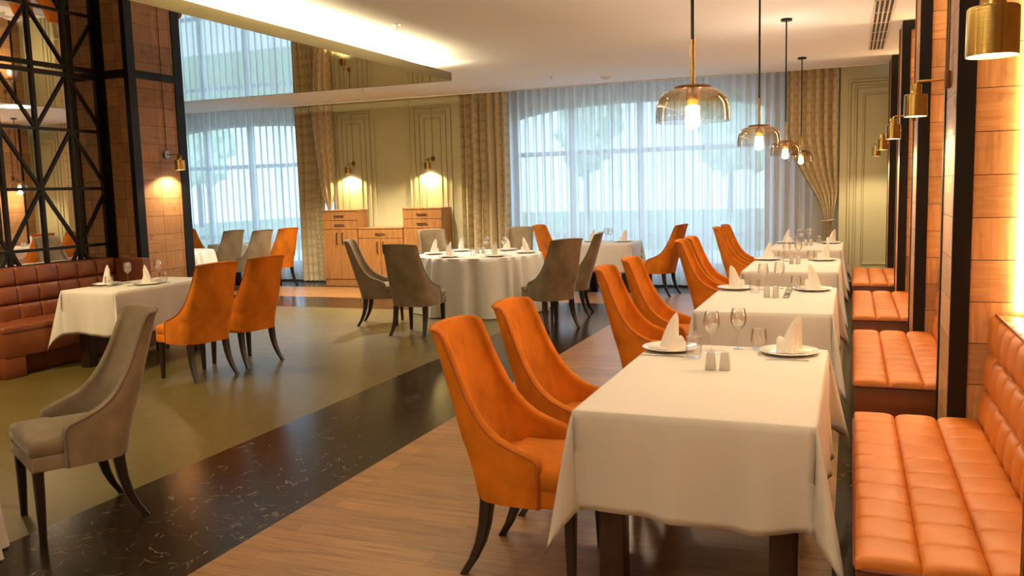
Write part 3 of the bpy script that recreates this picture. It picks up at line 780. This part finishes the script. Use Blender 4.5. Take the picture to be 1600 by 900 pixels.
gl = 'orange chairs at the booth table'
chair('orange', -5.54, 6.19, 168, 'orange velvet dining chair at the left booth table, nearer of the two', gl)
chair('orange', -5.53, 6.86, 169, 'orange velvet dining chair at the left booth table, farther of the two', gl)
gg = 'grey chairs around the central round table'
chair('grey', -3.695, 3.206, -118.8, 'grey velvet dining chair alone in the left foreground by a cloth edge', 'foreground chair')
chair('grey', -5.49, 9.40, 20, 'grey velvet chair at the left of the central round table, seen from the side', gg)
chair('grey', -4.66, 8.80, 88, 'grey velvet chair with its back to us in front of the central round table', gg)
chair('grey', -3.27, 9.54, 143, 'grey velvet chair at the right front of the central round table, back turned', gg)
chair('grey', -3.34, 10.58, 190, 'grey velvet chair at the right side of the central round table, facing left', gg)
chair('grey', -5.75, 11.60, -48, 'grey velvet chair behind the central round table, in front of the cabinets', gg)
chair('grey', -4.72, 12.03, -92, 'grey velvet chair behind the central round table, in front of the right window', gg)
gw = 'orange chairs at the window table'
chair('orange', -4.29, 12.98, -5, 'orange velvet chair at the left end of the window table', gw)
chair('orange', -2.66, 12.78, 170, 'orange velvet chair at the right end of the window table, facing left', gw)
chair('orange', -9.70, 13.02, 165, 'orange velvet chair at far left next to the tied gold drape', 'chairs at the far left tables')
chair('orange', -11.34, 12.95, 0, 'orange velvet chair at far left just beside the oak pillar edge', 'chairs at the far left tables')
chair('grey', -10.36, 12.34, 168, 'olive grey chair at far left, back turned, larger of the two in view', 'chairs at the far left tables')
chair('grey', -9.75, 12.34, 168, 'grey chair at far left mostly hidden behind another grey chair', 'chairs at the far left tables')

# ------------------------------------------------------------------ tables and cloths
def cloth_rect(name, label, x0, x1, y0, y1, z, d, seed, group):
    r = random.Random(seed); g = G(); P = []                     # (x,y,nx,ny,L,alpha,s)
    xc, yc = (x0 + x1) / 2, (y0 + y1) / 2; C4 = [(x1, y0), (x1, y1), (x0, y1), (x0, y0)]; s = 0
    for k in range(4):
        a, b = C4[k], C4[(k + 1) % 4]; L = math.hypot(b[0] - a[0], b[1] - a[1]); n = (math.cos(k * PI / 2), math.sin(k * PI / 2)); N = max(14, int(L / .035))
        for i in range(N + 1):
            u = i / N; e = min(u, 1 - u) * L
            al = .035 - .10 * math.exp(-((e - .05) / .06) ** 2)
            P.append((a[0] + (b[0] - a[0]) * u, a[1] + (b[1] - a[1]) * u, n[0], n[1], d, al, s + u * L))
        s += L
        for i in range(1, 12):
            th = (k + i / 12) * PI / 2; q = (i / 12) * PI / 2
            L2 = d / max(math.cos(q), math.sin(q)); al = -.06 + .30 * math.sin(2 * q) ** 1.3
            P.append((b[0], b[1], math.cos(th), math.sin(th), L2, al, s))
    n = len(P); rows = []; ph = [r.uniform(0, 6.28) for _ in range(6)]
    def ring(ins, zz): return [(xc + (p[0] - xc) * (1 - ins / (x1 - xc)), yc + (p[1] - yc) * (1 - ins / (y1 - yc)), zz) for p in P]
    rows.append(ring(.02, z + .004)); rows.append(ring(.006, z + .003)); NT_ = 15
    for k in range(NT_):
        t_ = k / (NT_ - 1); row = []
        for p in P:
            sL = p[4] * t_; al = p[5]; rip = (.014 * math.sin(p[6] * 14 + ph[0]) + .010 * math.sin(p[6] * 23 + ph[1]) + .006 * math.sin(p[6] * 41 + ph[2])) * t_ ** 1.3
            rr = .006 * min(1, t_ * 8) + sL * math.sin(al) + rip
            zz = z + .001 - sL * math.cos(al) - (.012 * math.sin(p[6] * 9 + ph[3]) * t_)
            row.append((p[0] + p[2] * rr, p[1] + p[3] * rr, zz))
        rows.append(row)
    g.loft(rows, False, True); g.add(rows[0], [tuple(range(n))])
    g.v = [(a - xc, b - yc, c_ - z) for a, b, c_ in g.v]
    o = g.build(name, 'table_linen', None, (xc, yc, z), smooth=70, weld=.0002)
    sd = o.modifiers.new('thickness', 'SOLIDIFY'); sd.thickness = .003; sd.offset = 1
    return tag(o, label, 'tablecloth', group)
def table_rect(label, x0, x1, y0, y1, z, group, li=(.055, .10)):
    xc, yc = (x0 + x1) / 2, (y0 + y1) / 2
    t = thing('dining_table', label, 'table', (xc, yc, 0), 0, group); a, b = (x1 - x0) / 2 - .01, (y1 - y0) / 2 - .01
    G().rbox(-a, a, -b, b, z - .045, z - .004, .006).build('tabletop', 'table_wood', t, smooth=30)
    for sx in (-1, 1):
        for sy_ in (-1, 1):
            cx, cy_ = sx * (a - li[0] - .05), sy_ * (b - li[1] - .05); G().rbox(cx - .05, cx + .05, cy_ - .05, cy_ + .05, 0, z - .045, .005).build('leg', 'table_wood', t, smooth=30)
    return t
TZ = .768
LT = [(3.10, 4.58), (5.84, 7.34), (8.60, 10.10), (11.42, 12.90)]
for k, (a, b) in enumerate(LT):
    nm = ['nearest', 'second', 'third', 'farthest'][k]
    table_rect('dark wood table under the %s white cloth of the bench row' % nm, -.985, -.10, a, b, TZ, 'tables of the bench row')
    cloth_rect('tablecloth', '%s white tablecloth of the bench row on the right' % nm, -.985, -.10, a, b, TZ, .395, 20 + k, 'tablecloths of the bench row')
table_rect('dark wood booth table at the left under a white cloth', -7.08, -6.40, 6.10, 7.40, TZ, None)
cloth_rect('tablecloth', 'white tablecloth on the left booth table below the lattice mirror', -7.08, -6.40, 6.10, 7.40, TZ, .42, 31, 'tablecloths on the square tables')
table_rect('dark wood table under the cloth in front of the wide right window', -3.95, -3.09, 12.72, 13.48, TZ, None)
cloth_rect('tablecloth', 'white tablecloth on the table in front of the wide right window', -3.95, -3.09, 12.72, 13.48, TZ, .44, 32, 'tablecloths on the square tables')
table_rect('dark wood table under the cloth in front of the left window', -10.98, -10.08, 12.70, 13.48, TZ, None)
cloth_rect('tablecloth', 'white tablecloth on the table in front of the left window', -10.98, -10.08, 12.70, 13.48, TZ, .44, 33, 'tablecloths on the square tables')
def cloth_round(label, cx, cy_, r0, z, seed, group):
    r = random.Random(seed); g = G(); n = 190; ph = [r.uniform(0, 6.28) for _ in range(5)]; rows = []
    rows.append([((r0 - .03) * math.cos(2 * PI * j / n), (r0 - .03) * math.sin(2 * PI * j / n), .003) for j in range(n)])
    NK = 16
    for k in range(NK):
        t_ = k / (NK - 1); row = []
        for j in range(n):
            a = 2 * PI * j / n; q = a + .08 * math.sin(5 * a + ph[0]) + .05 * math.sin(9 * a + ph[1])
            A = .066 * t_ ** .55; rr = r0 + .05 * t_ + A * (math.sin(22 * q + ph[2]) * .75 + .35 * math.sin(13 * q + ph[3])) - .004 * (k == 0)
            row.append((rr * math.cos(a), rr * math.sin(a), -(z - .008) * t_))
        rows.append(row)
    g.loft(rows, False, True); g.add(rows[0], [tuple(range(n))])
    o = g.build('tablecloth', 'table_linen', None, (cx, cy_, z), smooth=70, weld=.0002)
    return tag(o, label, 'tablecloth', group)
def table_round(label, cx, cy_, r0, z):
    t = thing('round_table', label, 'table', (cx, cy_, 0))
    G().lathe([(0, z - .04), (r0 - .03, z - .04), (r0 - .02, z - .03), (r0 - .02, z - .008), (0, z - .005)], 48).build('tabletop', 'table_wood', t)
    G().lathe([(0, 0), (.3, 0), (.3, .03), (.08, .06), (.06, .12), (.06, z - .1), (.12, z - .04), (0, z - .04)], 32).build('pedestal', 'table_wood', t)
RT = (-4.70, 10.75, .85)
for (lab, lab2, cx, cy_, r0, sd) in (('round table under the floor length cloth in the middle of the room', 'floor length white cloth on the large round table in the middle', *RT, 40),
        ('round table at far left behind the oak pillar edge', 'white cloth on the small round table at far left behind the pillar', -10.36, 11.20, .60, 41),
        ('round table at the left edge of the picture beside the lone grey chair', 'pale cloth edge at the far left foreground beside the lone grey chair', -4.30, 2.20, .74, 42)):
    table_round(lab, cx, cy_, r0, TZ); cloth_round(lab2, cx, cy_, r0, TZ, sd, 'round table cloths')

# ------------------------------------------------------------------ tableware
def make_plate():
    t = G().lathe([(0, .004), (.07, .004), (.085, .0), (.095, .003), (.142, .016), (.146, .019), (.143, .021), (.095, .0095), (.085, .008), (0, .008)], 48).build('plate', 'porcelain')
    return tag(t, '', 'plate')
def make_wine():
    t = thing('wine_glass', '', 'wine glass')
    G().lathe([(.004, .102), (.018, .108), (.034, .125), (.041, .148), (.0405, .170), (.036, .195), (.032, .212), (.0305, .212), (.0345, .195), (.039, .170), (.0395, .148), (.033, .127), (.017, .111), (.0, .106)], 32).build('bowl', 'clear_glass', t)
    G().lathe([(.0, .106), (.0045, .103), (.0035, .08), (.0035, .03), (.006, .008), (0, .006)], 14).build('stem', 'clear_glass', t)
    G().lathe([(0, .007), (.008, .0065), (.03, .003), (.034, .0015), (.034, 0), (0, 0)], 32).build('foot', 'clear_glass', t)
    return t
def make_tumbler():
    o = G().lathe([(0, 0), (.030, 0), (.034, .006), (.040, .040), (.040, .065), (.036, .105), (.0345, .105), (.038, .065), (.038, .040), (.032, .012), (0, .010)], 32).build('tumbler', 'clear_glass')
    return tag(o, '', 'glass')
def make_shaker():
    t = thing('shaker', '', 'shaker')
    def rs(a, z): return [(a * x, a * y, z) for x, y in ((1, .75), (.75, 1), (-.75, 1), (-1, .75), (-1, -.75), (-.75, -1), (.75, -1), (1, -.75))]
    G().loft([rs(.021, 0), rs(.0235, .003), rs(.022, .03), rs(.018, .078), rs(.016, .084)]).build('body', 'shaker_ceramic', t, smooth=50)
    g = G()
    for x, y in ((0, 0), (.006, 0), (-.006, 0), (0, .006), (0, -.006)): g.lathe([(0, .0842), (.0014, .0842), (.0014, .0848), (0, .0848)], 6, (x, y, 0))
    g.build('holes', 'grille_slot', t); return t
def make_napkin(seed):
    r = random.Random(seed); g = G(); n = 26
    def cone(h, a0, b0, lx, ly, cx, cy_, ph, tipw=.10):
        rings = []
        for k in range(13):
            q = k / 12; z = h * q; s = (1 - q) ** .62 * (1 - tipw) + tipw * (1 - q ** 6) + .006; bend = q ** 1.7
            ring = []
            for j in range(n):
                a = 2 * PI * j / n; f = 1 + .13 * math.cos(3 * a + ph + q * 1.2) + .06 * math.cos(5 * a + ph * 2)
                ring.append((cx + a0 * s * f * math.cos(a) + lx * bend, cy_ + b0 * s * f * math.sin(a) * (1 - .35 * q) + ly * bend, z))
            rings.append(ring)
        g.loft(rings, True)
    sg = -1 if seed % 2 else 1
    cone(.190 + r.uniform(-.01, .012), .050, .038, .036 * sg, r.uniform(-.01, .01), 0, 0, r.uniform(0, 6), .12)
    cone(.160 + r.uniform(-.015, .01), .034, .030, .022 * sg, .016, -.004 * sg, .016, r.uniform(0, 6), .10)
    cone(.075, .05, .05, .03, -.01, .028, -.008, r.uniform(0, 6), .2)
    g.prism([(-.105, -.03), (-.03, -.055), (.02, -.03), (-.02, .03), (-.09, .035)], .0, .012)
    o = g.build('napkin', 'napkin_linen', smooth=55); return tag(o, '', 'napkin')
def make_fork():
    g = G(); g.prism([(-.10, -.004), (-.10, .004), (-.02, .0035), (.03, .003), (.045, .010), (.055, .011), (.055, -.011), (.045, -.010), (.03, -.003), (-.02, -.0035)], .001, .0035)
    for y in (-.0095, -.0035, .0035, .0095): g.rbox(.053, .098, y - .0015, y + .0015, .001, .0035, .0006, 1)
    return tag(g.build('fork', 'steel', smooth=30), '', 'fork')
def make_knife():
    g = G(); g.prism([(-.115, -.006), (-.115, .006), (-.01, .005), (0, .004), (0, -.005)], .001, .006); g.prism([(0, -.005), (0, .005), (.08, .009), (.105, .005), (.112, -.005)], .001, .0028)
    return tag(g.build('knife', 'steel', smooth=30), '', 'knife')

ZT = TZ + .0075
def setting(px, py, ang, where, grp, nap=0, cutlery=True, napoff=(0, 0)):
    place('plate', make_plate, (px, py, ZT), 0, 'white porcelain plate ' + where, grp + ' plates')
    a = math.radians(ang); o = place('napkin%d' % nap, lambda: make_napkin(50 + nap), (px + napoff[0], py + napoff[1], ZT + .0095), a, 'folded white napkin upright on the plate ' + where, grp + ' napkins')
    if cutlery:
        f = Vector((math.cos(a), math.sin(a), 0)); s = Vector((-math.sin(a), math.cos(a), 0)); c = Vector((px, py, ZT))
        p = c + s * .175; place('fork', make_fork, p, a, 'steel fork beside the plate ' + where, grp + ' cutlery')
        p = c - s * .175; place('knife', make_knife, p, a, 'steel knife beside the plate ' + where, grp + ' cutlery')
def wine(x, y, where, grp): place('wine', make_wine, (x, y, ZT), 0, 'empty wine glass ' + where, grp + ' glasses')
def tumbler(x, y, where, grp): place('tumbler', make_tumbler, (x, y, ZT), 0, 'empty water tumbler ' + where, grp + ' glasses')
def shakers(x, y, where, grp, dx=.064, dy=0):
    place('shaker', make_shaker, (x, y, ZT), 0, 'pale ceramic shaker, left of the pair, ' + where, grp + ' shakers')
    place('shaker', make_shaker, (x + dx, y + dy, ZT), 0, 'pale ceramic shaker, right of the pair, ' + where, grp + ' shakers')
W = ['on the nearest bench row table', 'on the second bench row table', 'on the third bench row table', 'on the farthest bench row table']
TB = [dict(L=(-.86, 4.40), R=(-.275, 4.43), w1=(-.645, 4.36), w2=(-.53, 4.50), t1=(-.71, 4.22), t2=(-.43, 4.53), s=(-.59, 3.96)),
      dict(L=(-.86, 7.12), R=(-.27, 7.12), w1=(-.645, 7.10), w2=(-.53, 7.22), t1=(-.69, 6.90), t2=(-.40, 7.18), s=(-.575, 6.63)),
      dict(L=(-.86, 9.92), R=(-.27, 9.88), w1=(-.64, 9.72), w2=(-.53, 9.90), t1=(-.70, 9.80), t2=(-.40, 9.92), s=(-.57, 9.42)),
      dict(L=(-.84, 12.68), R=(-.25, 12.64), w1=(-.64, 12.45), w2=(-.53, 12.62), t1=(-.69, 12.55), t2=(-.40, 12.66), s=(-.56, 12.2))]
for k, d in enumerate(TB):
    g_ = ['nearest', 'second', 'third', 'farthest'][k] + ' bench row table'
    setting(*d['L'], 0, W[k] + ', chair side', g_, 0 if k != 1 else 1, True, (.0, -.02)); setting(*d['R'], 180, W[k] + ', bench side', g_, 1 if k != 1 else 2, True, (.01, 0))
    wine(*d['w1'], W[k] + ', left one', g_); wine(*d['w2'], W[k] + ', right one', g_)
    tumbler(*d['t1'], W[k] + ', chair side', g_); tumbler(*d['t2'], W[k] + ', bench side', g_); shakers(*d['s'], W[k], g_)
# number tag
t = thing('table_number_tag', 'small dark metal tag with a table number beside two shakers', 'table number', (-.44, 6.60, ZT), math.radians(-12))
poly = [(-.022, 0), (.022, 0), (.022, .075)] + [(.022 * math.cos(a), .075 + .018 * math.sin(a)) for a in [PI * k / 10 for k in range(1, 10)]] + [(-.022, .075)]
tilt = Matrix.Rotation(math.radians(68), 4, 'X') @ Matrix.Shear('XZ', 4, (0, 0))
sh = Matrix(((1, .28, 0, 0), (0, 1, 0, 0), (0, 0, 1, 0), (0, 0, 0, 1)))
G().prism([(x, y) for x, y in poly], -.012, 0, Matrix.Translation((0, 0, .002)) @ tilt @ sh).build('body', 'steel_dark', t, smooth=30)
poly2 = [(x * .78, .006 + y * .88) for x, y in poly]
G().prism(poly2, .0002, .0008, Matrix.Translation((0, 0, .002)) @ tilt @ sh).build('plate', 'shaker_ceramic', t, smooth=30)
def text_obj(txt, size, m, parent, X):
    cu = bpy.data.curves.new('number', 'FONT'); cu.body = txt; cu.size = size; cu.extrude = .0004; cu.offset = .0008; cu.align_x = 'CENTER'
    tmp = bpy.data.objects.new('number', cu); COL.objects.link(tmp); dg = bpy.context.evaluated_depsgraph_get(); dg.update()
    me = bpy.data.meshes.new_from_object(tmp.evaluated_get(dg)); bpy.data.objects.remove(tmp)
    me.transform(X); me.materials.clear(); me.materials.append(M[m]); o = bpy.data.objects.new('number', me); COL.objects.link(o); o.parent = parent; return o
Xt = Matrix.Translation((0, 0, .002)) @ tilt @ sh @ Matrix.Translation((0, .018, .0012))
text_obj('24', .032, 'grille_slot', t, Xt)
G().rbox(-.013, .013, .058, .062, .0008, .0014, .0002, 1, Matrix.Translation((0, 0, .002)) @ tilt @ sh).build('emblem', 'grille_slot', t, smooth=0)

# round table
g_ = 'central round table'; cx, cy_, r0 = RT
def rp(deg, r): return (cx + r * math.cos(math.radians(deg)), cy_ + r * math.sin(math.radians(deg)))
RS = [(-105, 'front left'), (-48, 'front right'), (12, 'at the right'), (75, 'at the back right'), (138, 'at the back left'), (192, 'at the left')]
for k, (dg_, nm) in enumerate(RS):
    x, y = rp(dg_, .64); setting(x, y, dg_ + 180, 'on the middle round table, ' + nm, g_, k % 3, k in (0, 1, 2))
for dg_, r_, nm in ((150, .42, 'back left'), (95, .30, 'back middle'), (55, .40, 'back right')): x, y = rp(dg_, r_); wine(x, y, 'on the middle round table, ' + nm, g_)
for dg_, r_, nm in ((-128, .45, 'front left'), (-80, .36, 'front middle'), (-35, .36, 'right')): x, y = rp(dg_, r_); tumbler(x, y, 'on the middle round table, ' + nm, g_)
shakers(cx - .02, cy_ - .02, 'on the central round table', g_, .075, .02)
# booth table
g_ = 'left booth table'
setting(-6.99, 6.58, 0, 'on the left booth table, bench side', g_, 2, True, (.02, -.03)); setting(-6.58, 6.70, 180, 'on the left booth table, chair side', g_, 0, True, (.0, 0))
wine(-6.92, 6.78, 'on the left booth table, nearer the bench', g_); wine(-6.80, 7.08, 'on the left booth table, nearer the pillar', g_)
tumbler(-6.83, 6.45, 'on the left booth table, bench side', g_); tumbler(-6.55, 6.88, 'on the left booth table, chair side', g_)
# window tables
g_ = 'window table'
setting(-3.80, 13.15, 0, 'on the table by the right window, left place', g_, 0, False); setting(-3.28, 13.10, 180, 'on the table by the right window, right place', g_, 1, False)
wine(-3.60, 13.25, 'on the table by the right window, left one', g_); wine(-3.50, 13.12, 'on the table by the right window, right one', g_)
g_ = 'far left tables'
setting(-10.72, 13.05, 0, 'on the table by the left window, left place', g_, 0, False); setting(-10.26, 13.10, 180, 'on the table by the left window, right place', g_, 1, False)
setting(-10.25, 10.98, 120, 'on the small round table at far left', g_, 2, False)

# ------------------------------------------------------------------ outside
m, nt = simple('lawn', (.20, .28, .10), .9); nt.link(nt.ramp(nt.noise(nt.coord(), 3, 5), [(.3, (.16, .24, .08)), (.7, (.30, .36, .16))]), nt.b.inputs['Base Color'])
m, nt = simple('foliage', (.12, .22, .05), .8); nt.link(nt.ramp(nt.noise(nt.coord(), 7, 5), [(.3, (.60, .70, .50)), (.7, (.80, .87, .66))]), nt.b.inputs['Base Color'])
simple('trunk', (.14, .09, .05), .9); simple('terrace', (.62, .60, .56), .8)
struct(G().box(-30, 14, YW + .2, 22, -.12, -.02).build('terrace_ground', 'terrace', smooth=0))
struct(G().box(-40, 25, 22, 60, -.12, -.03).build('lawn_ground', 'lawn', smooth=0))
def tree(x, y, h, r, seed, label):
    q = random.Random(seed); t = thing('tree', label, 'tree', (x, y, -.05), 0, 'trees outside the windows')
    G().tube([(0, 0, 0), (.05, .02, h * .35), (-.03, .05, h * .7)], [.16, .12, .06], 8).build('trunk', 'trunk', t)
    bm = bmesh.new()
    for k in range(11):
        a = q.uniform(0, 6.28); d = q.uniform(0, r * .6); zc = h * q.uniform(.5, .9); rr = r * q.uniform(.35, .55)
        s = bmesh.ops.create_icosphere(bm, subdivisions=3, radius=rr)
        for v in s['verts']:
            n = v.co.normalized(); k_ = 1 + .22 * math.sin(n.x * 9 + k) * math.sin(n.y * 8 + k * 2) + .12 * math.sin(n.z * 17 + n.x * 13) + q.uniform(-.07, .07)
            v.co = n * rr * k_ + Vector((d * math.cos(a), d * math.sin(a), zc))
    g = G(); bm.verts.ensure_lookup_table(); g.add([v.co.copy() for v in bm.verts], [[v.index for v in f.verts] for f in bm.faces]); bm.free()
    g.build('crown', 'foliage', t, smooth=0)
tree(-12.4, 42, 6.2, 2.2, 1, 'green tree outside, dimly seen through the sheer of the right window, left one')
tree(-5.6, 44, 6.0, 2.4, 2, 'green tree outside, dimly seen through the sheer of the right window, right one')
tree(-35, 40, 5.8, 2.2, 3, 'green tree outside, dimly seen through the left window')

# ------------------------------------------------------------------ light
wd = bpy.data.worlds.new('World'); S.world = wd; wd.use_nodes = True
bg = wd.node_tree.nodes['Background']; bg.inputs[0].default_value = (.53, .77, 1.0, 1); bg.inputs[1].default_value = 2.05
def down(x, y, e, size=120, r=.06, z=CEIL - .03, c=(1, .84, .62)): light('SPOT', 'unseen_spot', (x, y, z), e, c, spot_size=math.radians(size), spot_blend=.6, shadow_soft_size=r)  # unseen spots with no fittings, most added to brighten the room
light('AREA', 'upward_fill', (-2.2, -1.2, 2.5), 75, (1, .85, .64), rot=(PI, 0, 0), shape='DISK', size=.45)  # unseen area light behind the camera, added to lift the ceiling
def bulb(x, y, z, e): light('POINT', 'fill_point', (x, y, z), e, (1, .72, .42), shadow_soft_size=.12)  # bare point lights behind and left of camera, added as general fill
bulb(-3.0, -1.6, 2.4, 8); bulb(-6.0, -1.2, 2.4, 12); bulb(-6.2, 1.4, 2.4, 18)
for x, y, e in ((-2.6, 10.6, 40),): light('AREA', 'ceiling_fill_disk', (x, y, CEIL - .02), e, (1, .74, .46), shape='DISK', size=.5)  # added fill at ceiling height, no fitting modelled
down(-3.6, 1.2, 14); down(-2.3, 4.0, 16); down(-2.4, 6.4, 34); down(-2.0, 8.8, 45)
for x, y in ((-6.2, 2.6), (-6.6, 4.7), (-8.6, 9.2), (-6.0, 9.4), (-10.5, 9.4)): down(x, y, 280 if y == 4.7 else 60, z=ZM - .02, c=(1, .72, .38) if y == 4.7 else (1, .84, .62))  # booth spot follows the warm light on its cloth; others are added fill
for x in (-7.9, -6.9): down(x, 11.4, 330)  # added fill to brighten the olive wall
down(-4.8, 11.0, 60)
